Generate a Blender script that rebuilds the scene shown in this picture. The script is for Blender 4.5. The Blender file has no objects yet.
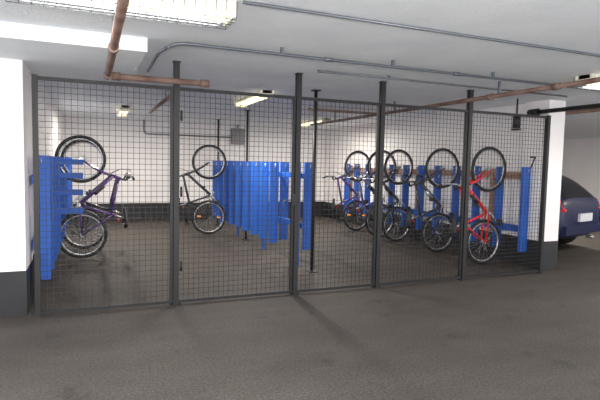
import bpy, math, random
from mathutils import Vector, Matrix
random.seed(4)
D=bpy.data; S=bpy.context.scene
S.view_settings.view_transform='Standard'
try: S.view_settings.look='None'
except Exception: pass

# ---------------------------------------------------------------- materials
def mat(name,col,rough=.5,metal=0.,emit=None,estr=0.,noise=None,bump=0.,nscale=8.,coat=0.,bscale=None):
    m=D.materials.new(name); m.use_nodes=True; nt=m.node_tree; b=nt.nodes['Principled BSDF']
    b.inputs['Base Color'].default_value=(*col,1); b.inputs['Roughness'].default_value=rough
    b.inputs['Metallic'].default_value=metal
    if coat: b.inputs['Coat Weight'].default_value=coat
    if emit: b.inputs['Emission Color'].default_value=(*emit,1); b.inputs['Emission Strength'].default_value=estr
    tc=nt.nodes.new('ShaderNodeTexCoord')
    if noise:
        n=nt.nodes.new('ShaderNodeTexNoise'); n.inputs['Scale'].default_value=nscale; n.inputs['Detail'].default_value=8; n.inputs['Roughness'].default_value=.6
        nt.links.new(tc.outputs['Object'],n.inputs['Vector'])
        r=nt.nodes.new('ShaderNodeValToRGB'); r.color_ramp.elements[0].position=.32; r.color_ramp.elements[1].position=.68
        r.color_ramp.elements[0].color=(*col,1); r.color_ramp.elements[1].color=(*noise,1)
        nt.links.new(n.outputs['Fac'],r.inputs['Fac']); nt.links.new(r.outputs['Color'],b.inputs['Base Color'])
    if bump:
        n2=nt.nodes.new('ShaderNodeTexNoise'); n2.inputs['Scale'].default_value=bscale or nscale*8; n2.inputs['Detail'].default_value=5
        nt.links.new(tc.outputs['Object'],n2.inputs['Vector'])
        bp=nt.nodes.new('ShaderNodeBump'); bp.inputs['Strength'].default_value=bump; bp.inputs['Distance'].default_value=.01
        nt.links.new(n2.outputs['Fac'],bp.inputs['Height']); nt.links.new(bp.outputs['Normal'],b.inputs['Normal'])
    return m

def floor_mat():
    m=D.materials.new('stained_asphalt_floor'); m.use_nodes=True; nt=m.node_tree; b=nt.nodes['Principled BSDF']
    b.inputs['Roughness'].default_value=.7
    b.inputs['Specular IOR Level'].default_value=.3
    tc=nt.nodes.new('ShaderNodeTexCoord')
    def noise(sc,det,lo,hi,c0,c1,stretch=None):
        n=nt.nodes.new('ShaderNodeTexNoise'); n.inputs['Scale'].default_value=sc; n.inputs['Detail'].default_value=det; n.inputs['Roughness'].default_value=.65
        if stretch:
            mp=nt.nodes.new('ShaderNodeMapping'); mp.inputs['Scale'].default_value=stretch
            nt.links.new(tc.outputs['Object'],mp.inputs['Vector']); nt.links.new(mp.outputs['Vector'],n.inputs['Vector'])
        else: nt.links.new(tc.outputs['Object'],n.inputs['Vector'])
        r=nt.nodes.new('ShaderNodeValToRGB'); r.color_ramp.elements[0].position=lo; r.color_ramp.elements[1].position=hi
        r.color_ramp.elements[0].color=(*c0,1); r.color_ramp.elements[1].color=(*c1,1)
        nt.links.new(n.outputs['Fac'],r.inputs['Fac']); return r
    a=noise(.9,6,.3,.7,(.052,.045,.041),(.080,.070,.064),(1,2.2,1))
    g=noise(55,3,.3,.72,(.5,.5,.5),(1.5,1.5,1.5))
    st=noise(2.6,5,.3,.42,(.62,.62,.62),(1,1,1))
    def mul(x,y):
        mx=nt.nodes.new('ShaderNodeMix'); mx.data_type='RGBA'; mx.blend_type='MULTIPLY'; mx.inputs[0].default_value=1
        nt.links.new(x,mx.inputs[6]); nt.links.new(y,mx.inputs[7]); return mx.outputs[2]
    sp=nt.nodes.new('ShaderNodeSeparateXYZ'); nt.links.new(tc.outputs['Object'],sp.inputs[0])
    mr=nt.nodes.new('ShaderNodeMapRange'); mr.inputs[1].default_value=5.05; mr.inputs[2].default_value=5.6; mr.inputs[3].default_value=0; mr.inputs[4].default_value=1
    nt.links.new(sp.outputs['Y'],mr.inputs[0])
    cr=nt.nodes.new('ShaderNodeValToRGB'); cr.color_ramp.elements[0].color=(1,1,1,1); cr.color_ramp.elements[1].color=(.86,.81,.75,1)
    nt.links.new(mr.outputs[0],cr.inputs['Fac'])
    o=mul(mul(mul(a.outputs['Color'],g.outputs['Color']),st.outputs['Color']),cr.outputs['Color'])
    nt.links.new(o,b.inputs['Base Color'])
    n2=nt.nodes.new('ShaderNodeTexNoise'); n2.inputs['Scale'].default_value=90; nt.links.new(tc.outputs['Object'],n2.inputs['Vector'])
    bp=nt.nodes.new('ShaderNodeBump'); bp.inputs['Strength'].default_value=.5; bp.inputs['Distance'].default_value=.006
    nt.links.new(n2.outputs['Fac'],bp.inputs['Height']); nt.links.new(bp.outputs['Normal'],b.inputs['Normal'])
    return m
M={}
M['floor']=floor_mat()
M['ceil']=mat('painted_concrete_ceiling',(.82,.86,.89),.9,noise=(.92,.95,.97),nscale=1.6,bump=.6,bscale=40)
M['wall']=mat('white_painted_wall',(.82,.785,.78),.8,noise=(.89,.86,.855),nscale=1.3,bump=.3,bscale=25)
M['base']=mat('black_painted_base',(.008,.008,.010),.55,noise=(.016,.016,.019),nscale=5)
M['black']=mat('black_steel',(.007,.006,.007),.55)
M['wire']=mat('dark_galvanised_wire',(.014,.013,.014),.5,.2)
M['blue']=mat('blue_painted_wood',(.008,.082,.40),.6,noise=(.012,.11,.48),nscale=3)
M['wood']=mat('bare_wood',(.26,.14,.09),.7,noise=(.36,.21,.14),nscale=6)
M['rust']=mat('rusty_pipe',(.11,.055,.038),.65,noise=(.24,.16,.13),nscale=5)
M['galv']=mat('galvanised_conduit',(.15,.165,.19),.4,.5)
M['grey']=mat('grey_steel_box',(.22,.22,.22),.5)
M['tyre']=mat('tyre_rubber',(.008,.008,.009),.7)
M['silver']=mat('polished_alloy',(.55,.55,.57),.3,.7)
M['plast']=mat('black_plastic',(.01,.01,.01),.5)
M['lamp']=mat('lit_diffuser',(1,.95,.75),.5,emit=(1,.88,.58),estr=2.0)
M['fix']=mat('fixture_housing',(.8,.76,.64),.5)
M['amber']=mat('glowing_amber_reflector',(.9,.3,.03),.3,emit=(1,.35,.05),estr=.5)  # weak emission stands in for light thrown back by the reflector
M['red']=mat('red_tail_lamp',(.6,.02,.02),.2)
M['navy']=mat('dark_blue_car_paint',(.004,.009,.05),.4)
M['glass']=mat('tinted_glass',(.004,.005,.012),.2)
M['plate']=mat('plate_white',(.6,.6,.62),.5)
M['yellow']=mat('faded_yellow_paint',(.07,.064,.045),.8,noise=(.16,.14,.05),nscale=14)
M['paint']=mat('number_paint',(.03,.03,.03),.8)

# ---------------------------------------------------------------- mesh builder
class MB:
    def __init__(s): s.v=[];s.f=[];s.m=[];s.sm=[];s.mats=[]
    def mi(s,k):
        if k not in s.mats: s.mats.append(k)
        return s.mats.index(k)
    def add(s,vs,fs,k,smooth=False):
        o=len(s.v); s.v+= [tuple(v) for v in vs]; i=s.mi(k)
        for f in fs: s.f.append([o+j for j in f]); s.m.append(i); s.sm.append(smooth)
    def box(s,x0,x1,y0,y1,z0,z1,k):
        vs=[(x,y,z) for x in(x0,x1) for y in(y0,y1) for z in(z0,z1)]
        s.add(vs,[(0,1,3,2),(4,6,7,5),(0,4,5,1),(2,3,7,6),(0,2,6,4),(1,5,7,3)],k)
    def bar(s,p0,p1,w,h,k,ref=(0,0,1)):
        p0=Vector(p0);p1=Vector(p1);d=(p1-p0).normalized(); r=Vector(ref)
        if abs(d.dot(r))>.95: r=Vector((0,1,0))
        a=d.cross(r).normalized(); b=a.cross(d)
        vs=[p+a*i*w/2+b*j*h/2 for p in(p0,p1) for i,j in((-1,-1),(1,-1),(1,1),(-1,1))]
        s.add(vs,[(0,1,2,3),(7,6,5,4),(0,4,5,1),(1,5,6,2),(2,6,7,3),(3,7,4,0)],k)
    def path(s,pts,r,k,seg=10,closed=False,cap=True):
        pts=[Vector(p) for p in pts]; n=len(pts); vs=[];fs=[]
        rr=r if isinstance(r,(list,tuple)) else [r]*n
        a=None
        for i,p in enumerate(pts):
            if closed: t=(pts[(i+1)%n]-pts[i-1]).normalized()
            else: t=(pts[min(i+1,n-1)]-pts[max(i-1,0)]).normalized()
            if a is None:
                ref=Vector((0,0,1)) if abs(t.z)<.9 else Vector((0,1,0))
                a=t.cross(ref).normalized()
            else: a=(a-t*a.dot(t)).normalized()
            b=t.cross(a)
            for j in range(seg):
                th=2*math.pi*j/seg; vs.append(p+(a*math.cos(th)+b*math.sin(th))*rr[i])
        for i in range(n if closed else n-1):
            i2=(i+1)%n
            for j in range(seg):
                j2=(j+1)%seg; fs.append((i*seg+j,i*seg+j2,i2*seg+j2,i2*seg+j))
        s.add(vs,fs,k,True)
        if cap and not closed:
            o=len(s.v)-len(vs); i=s.mi(k)
            s.f.append([o+j for j in range(seg)][::-1]); s.m.append(i); s.sm.append(False)
            s.f.append([o+(n-1)*seg+j for j in range(seg)]); s.m.append(i); s.sm.append(False)
    def tube(s,p0,p1,r,k,seg=8): s.path([p0,p1],r,k,seg)
    def ring(s,c,ax,R,r,k,n=36,seg=8):
        c=Vector(c);ax=Vector(ax).normalized(); ref=Vector((0,0,1)) if abs(ax.z)<.9 else Vector((1,0,0))
        a=ax.cross(ref).normalized(); b=ax.cross(a)
        s.path([c+(a*math.cos(2*math.pi*i/n)+b*math.sin(2*math.pi*i/n))*R for i in range(n)],r,k,seg,closed=True)
    def done(s,name,parent=None,loc=(0,0,0),sub=0):
        me=D.meshes.new(name); me.from_pydata(s.v,[],s.f); me.update()
        for k in s.mats: me.materials.append(M[k] if isinstance(k,str) else k)
        for p,i,sm in zip(me.polygons,s.m,s.sm): p.material_index=i; p.use_smooth=sm
        import bmesh
        bm=bmesh.new(); bm.from_mesh(me); bmesh.ops.recalc_face_normals(bm,faces=bm.faces); bm.to_mesh(me); bm.free()
        ob=D.objects.new(name,me); S.collection.objects.link(ob); ob.location=loc
        if parent: ob.parent=parent
        if sub:
            md=ob.modifiers.new('sub','SUBSURF'); md.levels=sub; md.render_levels=sub
        return ob
def rounded(pts,rad,n=6):
    pts=[Vector(p) for p in pts]; out=[pts[0]]
    for i in range(1,len(pts)-1):
        p=pts[i]; a=p+(pts[i-1]-p).normalized()*rad; b=p+(pts[i+1]-p).normalized()*rad
        for j in range(n+1):
            t=j/n; out.append(a*(1-t)**2+p*2*t*(1-t)+b*t*t)
    out.append(pts[-1]); return out
def boxobj(name,x0,x1,y0,y1,z0,z1,k):
    b=MB(); b.box(x0,x1,y0,y1,z0,z1,k); return b.done(name)
def empty(name,loc=(0,0,0)):
    e=D.objects.new(name,None); S.collection.objects.link(e); e.location=loc; return e

# ---------------------------------------------------------------- room
H=2.43; YB=12.7; Y0=-2.2
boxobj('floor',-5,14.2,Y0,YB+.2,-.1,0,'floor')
boxobj('ceiling',-5,14.2,Y0,YB+.2,H,H+.15,'ceil')
boxobj('wall_back',-5,14.2,YB,YB+.2,0,H,'wall')
boxobj('wall_left',-.77,-.57,5.75,YB,0,H,'wall')
boxobj('wall_right',14,14.2,2,YB,0,H,'wall')
boxobj('wall_divider',6.04,6.22,5.62,YB,0,H,'wall')
boxobj('baseboard_back',-.57,14,YB-.015,YB,0,.42,'base')
boxobj('baseboard_left',-.57,-.56,5.76,YB-.015,0,.42,'base')
boxobj('baseboard_right',13.985,14,2,YB-.015,0,.42,'base')
boxobj('baseboard_divider',6.03,6.04,5.62,YB-.015,0,.42,'base')
def column(x0,x1,y0,y1,h):
    b=MB(); b.box(x0,x1,y0,y1,.42,h,'wall'); b.box(x0-.004,x1+.004,y0-.004,y1+.004,0,.42,'base'); return b.done('concrete_column')
column(-1.15,-.55,5.14,5.74,2.32)
column(5.95,6.27,5.20,5.62,H)
boxobj('ceiling_drop_panel',-2.0,.43,4.25,6.6,2.32,H,'ceil')

cu=D.curves.new('painted_number','FONT'); cu.body='7'; cu.size=.26; cu.extrude=.001; cu.materials.append(M['paint'])
t=D.objects.new('painted_number',cu); S.collection.objects.link(t); t.location=(5.948,5.5,1.46); t.rotation_euler=(math.pi/2,0,-math.pi/2)
boxobj('floor_paint_line',2.2,2.9,5.15,5.22,0,.003,'yellow')

# ---------------------------------------------------------------- mesh cage
FY=5.08; PX=[-.45,.79,2.09,3.15,4.44,5.80]; TOP=2.18
c=MB()
for i,x in enumerate(PX):
    w=.045 if i in(0,5) else .055
    top=TOP+.01 if i in(0,5) else H
    c.box(x-w/2,x+w/2,FY-.03,FY+.03,0,top,'black')
    if i in(1,2,3,4): c.box(x-.05,x+.05,FY-.035,FY+.035,0,.012,'black'); c.box(x-.035,x+.035,FY-.035,FY+.035,H-.012,H,'black')
for i in range(5):
    x0,x1=PX[i]+.024,PX[i+1]-.024
    for z0 in(.02,TOP-.03): c.box(x0,x1,FY-.018,FY+.018,z0,z0+.03,'black')
    if i in(0,1,2,3):
        c.box(x1-.035,x1-.008,FY-.016,FY+.016,.05,TOP-.03,'black')
    cell=.053
    n=round((x1-x0)/cell)
    for k in range(1,n):
        x=x0+(x1-x0)*k/n; c.box(x-.002,x+.002,FY-.002,FY+.002,.05,TOP-.03,'wire')
    m=round((TOP-.08)/cell)
    for k in range(1,m):
        z=.05+(TOP-.08)*k/m; c.box(x0,x1,FY-.006,FY-.002,z-.002,z+.002,'wire')
c.box(2.02,2.08,FY-.05,FY-.018,1.0,1.13,'black')
c.path(rounded([(2.01,FY-.04,1.06),(1.92,FY-.06,1.06),(1.92,FY-.06,1.0)],.02),.006,'galv')
for z in(.35,1.1,1.85): c.tube((.835,FY-.04,z),(.835,FY-.04,z+.1),.012,'black')
c.done('wire_mesh_fence')

for (x,y) in((2.76,6.1),(2.71,9.05),(2.71,11.35)):
    b=MB(); b.path([(x,y,0),(x,y,H)],.022,'black',12); b.box(x-.06,x+.06,y-.06,y+.06,0,.012,'black'); b.box(x-.05,x+.05,y-.05,y+.05,H-.012,H,'black'); b.done('steel_post')

# ---------------------------------------------------------------- bike racks
def rack(cols,rails,extra=None):
    b=MB()
    for (xc,ys) in cols:
        for j,y in enumerate(ys):
            z0=.24; z1=1.48
            b.box(xc-.07,xc+.07,y-.02,y+.02,z0,z1,'blue')
            b.path(rounded([(xc,y,z1-.08),(xc+.001,y-.05,z1-.08),(xc,y-.05,z1-.03)],.015),.006,'silver')
    for (x0,x1,y0,y1,z0,z1,k) in rails: b.box(x0,x1,y0,y1,z0,z1,k)
    if extra: extra(b)
    return b.done('bike_rack')
yl=[5.55+.5*i for i in range(14)]
def ex_left(b):
    for y,z in((6.55,.80),(6.55,1.02),(6.55,1.22),(7.05,1.38)): b.box(-.37,-.08,y-.02,y+.02,z,z+.07,'blue')
    for y in yl[::4]: b.box(-.52,-.48,y+.03,y+.08,0,.9,'black')
rack([(-.44,yl)],[(-.525,-.48,5.5,12.3,.55,.64,'blue'),(-.525,-.48,5.5,12.3,1.2,1.29,'blue')],ex_left)
ya=[7.17+.48*i for i in range(9)]; yb=[6.45+.48*i for i in range(10)]
def ex_mid(b):
    for y in(6.5,8.0,9.6,11.0):
        b.box(2.69,2.73,y-.025,y+.025,0,1.35,'blue')
rack([(2.58,ya),(2.84,yb)],[(2.655,2.68,7.1,11.1,.55,.62,'blue'),(2.655,2.68,7.1,11.1,1.25,1.32,'blue'),(2.74,2.765,6.43,11.1,.55,.62,'blue'),(2.74,2.765,6.43,11.1,1.25,1.32,'blue')],ex_mid)
yr=[5.46+.5*i for i in range(12)]
rack([(5.86,yr)],[(5.935,5.975,5.66,11.3,.5,.6,'blue'),(5.935,5.975,5.66,11.3,1.30,1.4,'wood')]+[(5.975,6.03,y,y+.08,.44,1.45,'wood') for y in(6.2,8.2,11)])

# ---------------------------------------------------------------- bicycles (hung vertically by the front wheel)
def bicycle(x,y,dr,color,rear_z=.0,style=0,turn=0.,lean=0.,rim='silver'):
    fm=mat('bicycle_frame_paint',color,.3,coat=.6)
    b=MB(); sc=1.02; R=.335
    def P(a,bb,cc): return Vector((dr*bb*sc+lean*(a+R), cc*sc, (a+R)*sc+rear_z))
    WB=1.07
    def wheel(a,bb,trd):
        ct=P(a,bb,0); ax=Vector((0,1,0))
        b.ring(ct,ax,(R-.024)*sc,.024*sc,'tyre',40,8)
        b.ring(ct,ax,(R-.052)*sc,.012*sc,rim,40,6)
        b.tube(P(a,bb,-.045),P(a,bb,.045),.018,'silver',10)
        for sgn in(-1,1): b.tube(P(a,bb,sgn*.03-.004),P(a,bb,sgn*.03+.004),.028,'silver',12)
        for i in range(28):
            th=2*math.pi*i/28; o=.12*(1 if (i//2)%2 else -1); sd=.032 if i%2 else -.032
            p0=P(a+.026*math.cos(th+o*6),bb+.026*math.sin(th+o*6),sd)
            p1=P(a+(R-.055)*math.cos(th),bb+(R-.055)*math.sin(th),0)
            b.tube(p0,p1,.0016,'silver',3)
    wheel(0,R,0); wheel(WB,R,0)
    BB=(.43,.30); ST=(.27,.76); HT=(.80,.86); HB=(.845,.73)
    def T(p,q,r,k,c0=0,c1=0,seg=10): b.tube(P(p[0],p[1],c0),P(q[0],q[1],c1),r,k,seg)
    T(BB,ST,.019,fm); T(BB,(HB[0]-.01,HB[1]+.02),.027,fm); T((ST[0]+.01,ST[1]-.05),(HT[0]+.01,HT[1]-.03),.022,fm); T(HT,HB,.026,fm)
    for s in(-1,1):
        T(BB,(0,R),.012,fm,s*.03,s*.06); T((ST[0],ST[1]-.03),(0,R),.010,fm,s*.02,s*.06)
        b.path([P(HB[0]+.01,HB[1]-.02,s*.045),P(.9,.6,s*.052),P(.97,.47,s*.055),P(WB,R,s*.055)],[.019,.018,.014,.010],fm if style!=1 else 'plast',8)
    T(HB,(HB[0]+.012,HB[1]-.035),.024,'plast'); b.tube(P(HB[0]+.01,HB[1]-.02,-.055),P(HB[0]+.01,HB[1]-.02,.055),.018,'plast')
    b.tube(P(BB[0],BB[1],-.045),P(BB[0],BB[1],.045),.024,'silver',12)
    T(ST,(.232,.90),.013,'silver')
    sv=[];sf=[]
    prof=[(.08,.022,.0),(.12,.066,.012),(.18,.08,.014),(.235,.062,.006),(.29,.034,.0),(.35,.02,-.004),(.375,.008,-.012)]
    for (a,w,dz) in prof:
        for (cw,dzz) in((-1,-.028),(-1.0,-.006),(-.55,.01),(.0,.006),(.55,.01),(1.0,-.006),(1,-.028),(0,-.035)):
            sv.append(P(a,.925+dz+dzz,cw*w))
    n=8
    for i in range(len(prof)-1):
        for j in range(n): sf.append((i*n+j,i*n+(j+1)%n,(i+1)*n+(j+1)%n,(i+1)*n+j))
    sf.append(tuple(range(n))); sf.append(tuple(range((len(prof)-1)*n,len(prof)*n)))
    b.add(sv,sf,'plast',True)
    top=(.775,.935); T(HT,top,.014,'plast'); T(top,(.85,.965),.015,'plast')
    bar=(.85,.965)
    if style==2:
        for s in(-1,1):
            b.path(rounded([P(bar[0],bar[1],0),P(bar[0],bar[1],s*.21),P(bar[0]+.10,bar[1]-.01,s*.21),P(bar[0]+.09,bar[1]-.13,s*.22),P(bar[0]-.03,bar[1]-.14,s*.22)],.04),.013,'plast',8)
    else:
        for s in(-1,1):
            b.path([P(bar[0],bar[1],0),P(bar[0],bar[1]+.005,s*.08),P(bar[0]-.01,bar[1]+.035,s*.16),P(bar[0]-.045,bar[1]+.04,s*.31)],.012,'silver' if style==0 else 'plast',8)
            b.tube(P(bar[0]-.02,bar[1]+.038,s*.20),P(bar[0]-.047,bar[1]+.04,s*.32),.018,'plast',10)
            b.path([P(bar[0]-.01,bar[1]+.03,s*.18),P(bar[0]+.035,bar[1]+.0,s*.2),P(bar[0]+.01,bar[1]-.01,s*.29)],.006,'silver',6)
            b.path([P(bar[0]-.01,bar[1]+.03,s*.15),P(bar[0]+.09,bar[1]+.02,s*.09),P(bar[0]+.09,bar[1]-.1,s*.03),P(HB[0]+.03,HB[1],s*.03)],.003,'plast',5)
    cc=.055
    b.ring(P(BB[0],BB[1],cc),(0,1,0),.085,.006,'silver',24,6)
    for i in range(5):
        th=2*math.pi*i/5; b.tube(P(BB[0],BB[1],cc),P(BB[0]+.085*math.cos(th),BB[1]+.085*math.sin(th),cc),.006,'silver',6)
    th=.7; dx,dz=math.cos(th)*.17,math.sin(th)*.17
    for s in(-1,1):
        e=(BB[0]+s*dx,BB[1]+s*dz)
        b.path([P(BB[0],BB[1],s*.05),P(BB[0],BB[1],s*.07),P(e[0],e[1],s*.085)],.010,'silver',8)
        b.tube(P(e[0],e[1],s*.085),P(e[0],e[1],s*.18),.008,'plast',6)
        p=P(e[0],e[1],s*.14); b.box(p.x-.016,p.x+.016,p.y-.045,p.y+.045,p.z-.045,p.z+.045,'plast')
    for s in(1,-1):
        T((BB[0],BB[1]+s*.088),(0,R+s*.045),.004,'plast',cc,.045,5)
    b.ring(P(0,R,.045),(0,1,0),.045,.010,'plast',18,6)
    b.ring(P(0,R,.05),(0,1,0),.025,.012,'plast',18,6)
    T((0,R-.03),(.03,R-.12),.010,'plast',.06,.05); b.ring(P(.03,R-.12,.05),(0,1,0),.02,.008,'plast',12,5)
    b.path([P(.13,R+.26,.05),P(.17,R+.30,.0),P(.13,R+.26,-.05)],.009,'plast',6)
    p=P(.20,.82,0); b.box(p.x-.012,p.x+.012,p.y-.03,p.y+.03,p.z-.015,p.z+.015,'red')
    if style==1:
        p=P(.02,R+.19,.0); q=P(.0,R-.19,0)
        for pp in(p,q): b.box(pp.x-.03,pp.x+.03,pp.y-.02,pp.y+.02,pp.z-.015,pp.z+.015,'amber')
        b.path([P(.22,.80,0),P(.0,.78,.0),P(-.15,.72,0)],.012,'plast',6)
        for s in(-1,1): b.tube(P(.0,R,s*.06),P(-.05,.76,s*.05),.006,'plast',6)
        for c in(-.05,0,.05): b.tube(P(.2,.8,c),P(-.15,.77,c),.005,'plast',6)
    if style in(0,2):
        b.tube(P(.58,.50,0),P(.70,.63,0),.032,'plast' if style==0 else 'silver',12)
    ob=b.done('bicycle',loc=(x,y,0)); ob.rotation_euler[2]=turn
    return ob
bicycle(-.45,7.80,1,(.07,.02,.16),0.02,0,.03,-.01)
bicycle(-.44,8.80,1,(.02,.02,.025),0.0,0,-.12,.0)
bicycle(2.50,9.75,-1,(.03,.03,.035),0.02,1,-.05)
bicycle(5.79,5.83,-1,(.85,.006,.006),0,0,.02,.04)
bicycle(5.78,6.86,-1,(.03,.03,.05),0,2,-.04,.03)
bicycle(5.78,8.12,-1,(.02,.02,.03),0,0,.05)
bicycle(5.78,8.7,-1,(.10,.10,.28),.0,0,-.03)
bicycle(5.78,9.7,-1,(.12,.04,.22),0,1,.04)

# ---------------------------------------------------------------- pipes
def pipe(name,pts,r,k,rad=.06,clips=(),fit=()):
    b=MB(); b.path(rounded(pts,rad) if len(pts)>2 else pts,r,k,12)
    for (x,y,z) in clips: b.box(x-.012,x+.012,y-.012,y+.012,z,H,'galv')
    for (p,q,rr) in fit: b.tube(p,q,rr,k,14)
    return b.done(name)
pipe('sprinkler_pipe',[(.15,-2,2.2),(.15,4.85,2.2),(1.04,4.85,2.2)],.028,'rust',.05,
     clips=[(.15,y,2.2) for y in(0,1.8,3.5)],fit=[((.15,4.76,2.2),(.15,4.84,2.2),.036),((.18,4.85,2.2),(.26,4.85,2.2),.036),((.98,4.85,2.2),(1.06,4.85,2.2),.036),((.15,3.6,2.2),(.15,3.68,2.2),.036)])
pipe('conduit',[(.5,4.9,2.28),(.5,4.12,2.3),(.62,4.03,2.37),(7.2,4.03,2.37)],.013,'galv',.09,
     clips=[(x,4.03,2.37) for x in(1.5,2.6,3.8,7)],fit=[((1.9,4.03,2.37),(1.98,4.03,2.37),.018),((3.3,4.03,2.37),(3.38,4.03,2.37),.018)])
pipe('conduit',[(.85,2.97,2.41),(7,2.97,2.41)],.010,'galv')
pipe('conduit',[(2.15,4.72,2.40),(5.7,4.72,2.40)],.010,'galv',clips=[(3,4.72,2.40)])
pipe('sprinkler_pipe',[(4.25,1.2,2.27),(4.25,9.6,2.27)],.025,'rust',clips=[(4.25,y,2.27) for y in(2.2,4.4,6.5,8.5)],
     fit=[((4.25,4.5,2.27),(4.25,4.58,2.27),.034),((4.25,3.6,2.27),(4.25,3.68,2.27),.034)])
pipe('sprinkler_pipe',[(4.21,6.9,2.27),(3.0,6.9,2.27)],.02,'rust')
pipe('sprinkler_pipe',[(5.86,2.0,2.26),(5.86,5.4,2.26)],.03,'black',fit=[((5.86,5.3,2.26),(5.86,5.46,2.26),.05),((5.86,4.1,2.26),(5.86,4.2,2.26),.045)])
pipe('sprinkler_pipe',[(6.55,2.4,2.3),(6.55,12.0,2.3)],.03,'rust',clips=[(6.55,y,2.3) for y in(3.5,6.5,9)])
pipe('sprinkler_pipe',[(.95,6.7,2.28),(.95,9.0,2.28)],.025,'rust',clips=[(.95,7,2.28)])
b=MB(); b.tube((5.5,5.34,2.2),(5.5,5.34,2.43),.012,'black'); b.tube((5.5,5.34,2.02),(5.5,5.34,2.2),.05,'black',14); b.ring((5.5,5.34,2.0),(0,0,1),.06,.01,'black',20,6); b.done('sprinkler_valve')  # hanging sprinkler valve near the end of the black pipe
b=MB(); b.box(3.36,3.70,YB-.14,YB,1.93,2.33,'grey'); b.box(3.38,3.68,YB-.15,YB-.14,1.95,2.31,'grey'); b.tube((3.53,YB-.05,2.33),(3.53,YB-.05,H),.02,'galv'); b.path(rounded([(3.36,YB-.05,2.1),(1.2,YB-.05,2.1),(1.2,YB-.05,H)],.1),.018,'galv'); b.done('electrical_box')

# ---------------------------------------------------------------- fluorescent fixtures
def fixture(x,y,along='x',L=1.25,E=28,guard=True,w=.1):
    e=empty('fluorescent_light_fixture',(x,y,H))
    b=MB()
    def bx(u0,u1,v0,v1,z0,z1,k):
        if along=='x': b.box(u0,u1,v0,v1,z0,z1,k)
        else: b.box(v0,v1,u0,u1,z0,z1,k)
    def p(u,v,z): return (u,v,z) if along=='x' else (v,u,z)
    bx(-L/2,L/2,-w*.65,w*.65,-.04,0,'fix')
    bx(-L/2,-L/2+.02,-w,w,-.1,-.0,'fix'); bx(L/2-.02,L/2,-w,w,-.1,0,'fix')
    for v in(-w*.5,w*.5): b.tube(p(-L/2+.02,v,-.068),p(L/2-.02,v,-.068),.019,'lamp',12)
    if guard:
        n=int(L/.06)
        for i in range(n+1):
            u=-L/2+L*i/n; b.path([p(u,-w-.02,-.01),p(u,-w-.01,-.11),p(u,w+.01,-.11),p(u,w+.02,-.01)],.0025,'galv',4)
        for v in(-w,-w/2,0,w/2,w): b.tube(p(-L/2,v,-.113),p(L/2,v,-.113),.0025,'galv',4)
    b.done('housing',e)
    l=D.lights.new('tube_light','AREA'); l.shape='RECTANGLE'; l.size=L*.9 if along=='x' else .12; l.size_y=.12 if along=='x' else L*.9
    l.energy=E; l.color=(1,.94,.84)
    o=D.objects.new('tube_light',l); S.collection.objects.link(o); o.parent=e; o.location=(0,0,-.12 if not guard else -.095)
    return e
fixture(.2,3.15,'x',1.25,34,True,.12)
fixture(2.2,7.1,'y',1.3,85,False)
fixture(5.2,3.7,'x',1.0,36)
fixture(9.5,8.6,'x',1.25,130,False)
fixture(4.6,10.2,'y',1.25,95,False)
fixture(.6,10.2,'y',1.25,95,False)
fixture(2.2,.2,'x',1.25,40,False)
fixture(-2.5,.8,'x',1.25,40,False)
fixture(6.2,.5,'x',1.25,50,False)
fixture(10.2,4.6,'x',1.25,110,False)
# point light added at the camera to brighten ceiling and walls
l=D.lights.new('camera_fill_light','POINT'); l.energy=390; l.shadow_soft_size=.10; l.color=(1,.97,.94)
o=D.objects.new('camera_fill_light',l); S.collection.objects.link(o); o.location=(0.02,-.1,1.60)

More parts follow.
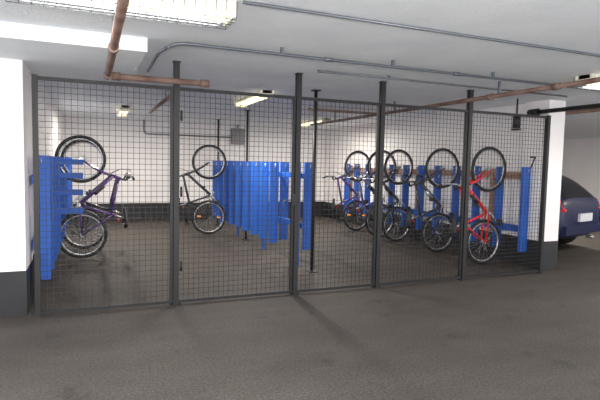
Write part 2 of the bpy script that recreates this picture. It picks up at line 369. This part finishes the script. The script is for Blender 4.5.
# ---------------------------------------------------------------- car
def car(cx,y0,rot):
    e=empty('car',(cx,y0,0)); e.rotation_euler[2]=rot
    b=MB()
    st=[(0.0,.70,.36,.80,.84,.62),(.06,.80,.27,.90,.96,.64),(.22,.84,.22,.95,1.14,.60),(.50,.86,.2,.96,1.36,.58),(.9,.87,.2,.95,1.43,.60),(1.6,.87,.2,.94,1.46,.62),(2.3,.87,.2,.93,1.40,.60),
        (2.85,.87,.2,.91,1.08,.66),(3.1,.86,.2,.88,.94,.68),(3.7,.82,.22,.78,.84,.62),(4.02,.72,.28,.62,.66,.55),(4.1,.6,.34,.5,.53,.45)]
    vs=[];n=12
    for (y,w,zb,bl,rf,rw) in st:
        r=[(w*.85,zb),(w,zb+.12),(w,(zb+bl)/2+.05),(w*.965,bl),(rw,rf-.05 if rf-bl>.1 else rf-.015),(rw*.72,rf)]
        for (x,z) in r: vs.append((x,y,z))
        for (x,z) in reversed(r): vs.append((-x,y,z))
    b.v=list(vs)
    for i in range(len(st)-1):
        for j in range(n):
            k='navy'
            if j in(3,7) and 2<=i<=6: k='glass'
            if j in(4,5,6) and i in(1,2,6): k='glass'
            b.f.append([i*n+j,i*n+(j+1)%n,(i+1)*n+(j+1)%n,(i+1)*n+j]); b.m.append(b.mi(k)); b.sm.append(True)
    b.f.append(list(range(n))); b.m.append(b.mi('navy')); b.sm.append(True)
    b.f.append(list(range((len(st)-1)*n,len(st)*n))); b.m.append(b.mi('navy')); b.sm.append(True)
    b.done('body',e,sub=2)
    d=MB()
    d.box(-.7,.7,-.03,.06,.34,.50,'navy')
    d.box(-.24,.24,-.045,-.0,.56,.70,'plate')
    for s in(-1,1):
        d.bar((s*.68,.03,.74),(s*.69,.12,.93),.10,.05,'red',(0,1,0))
        d.bar((s*.78,.08,.74),(s*.76,.17,.93),.05,.14,'red',(1,0,0))
        d.box(s*.95-.09,s*.95+.09,2.55,2.62,.95,1.08,'navy')
    d.tube((.4,-.02,.25),(.4,.1,.25),.03,'silver')
    d.done('trim_parts',e)
    for k,(x,y) in enumerate(((-.80,.72),(.80,.72),(-.80,3.3),(.80,3.3))):
        w=MB()
        w.ring((x,y,.31),(1,0,0),.235,.085,'tyre',32,10)
        w.tube((x-.06,y,.31),(x+.06,y,.31),.19,'silver',24)
        for i in range(5):
            th=2*math.pi*i/5; sg=1 if x>0 else -1
            w.bar((x+sg*.07,y,.31),(x+sg*.07,y+.18*math.cos(th),.31+.18*math.sin(th)),.04,.02,'silver',(1,0,0))
        w.done('wheel_%d'%(k+1),e)
    return e
car(8.02,6.15,math.radians(15))

# ---------------------------------------------------------------- world + camera
w=D.worlds.new('World'); S.world=w; w.use_nodes=True
bg=w.node_tree.nodes['Background']; bg.inputs['Color'].default_value=(.96,.97,1,1); bg.inputs['Strength'].default_value=3.6
cam=D.cameras.new('Camera'); co=D.objects.new('Camera',cam); S.collection.objects.link(co); S.camera=co
cam.sensor_width=36; cam.lens=30; cam.clip_start=.05
psi=math.radians(22.8); th=math.radians(4.1); ro=.022
r0=Vector((math.cos(psi),-math.sin(psi),0)); f=Vector((math.sin(psi)*math.cos(th),math.cos(psi)*math.cos(th),-math.sin(th))); u0=r0.cross(f)
u=u0*math.cos(ro)-r0*math.sin(ro); r=r0*math.cos(ro)+u0*math.sin(ro)
m=Matrix((r,u,-f)).transposed().to_4x4(); m.translation=Vector((0,0,1.45)); co.matrix_world=m
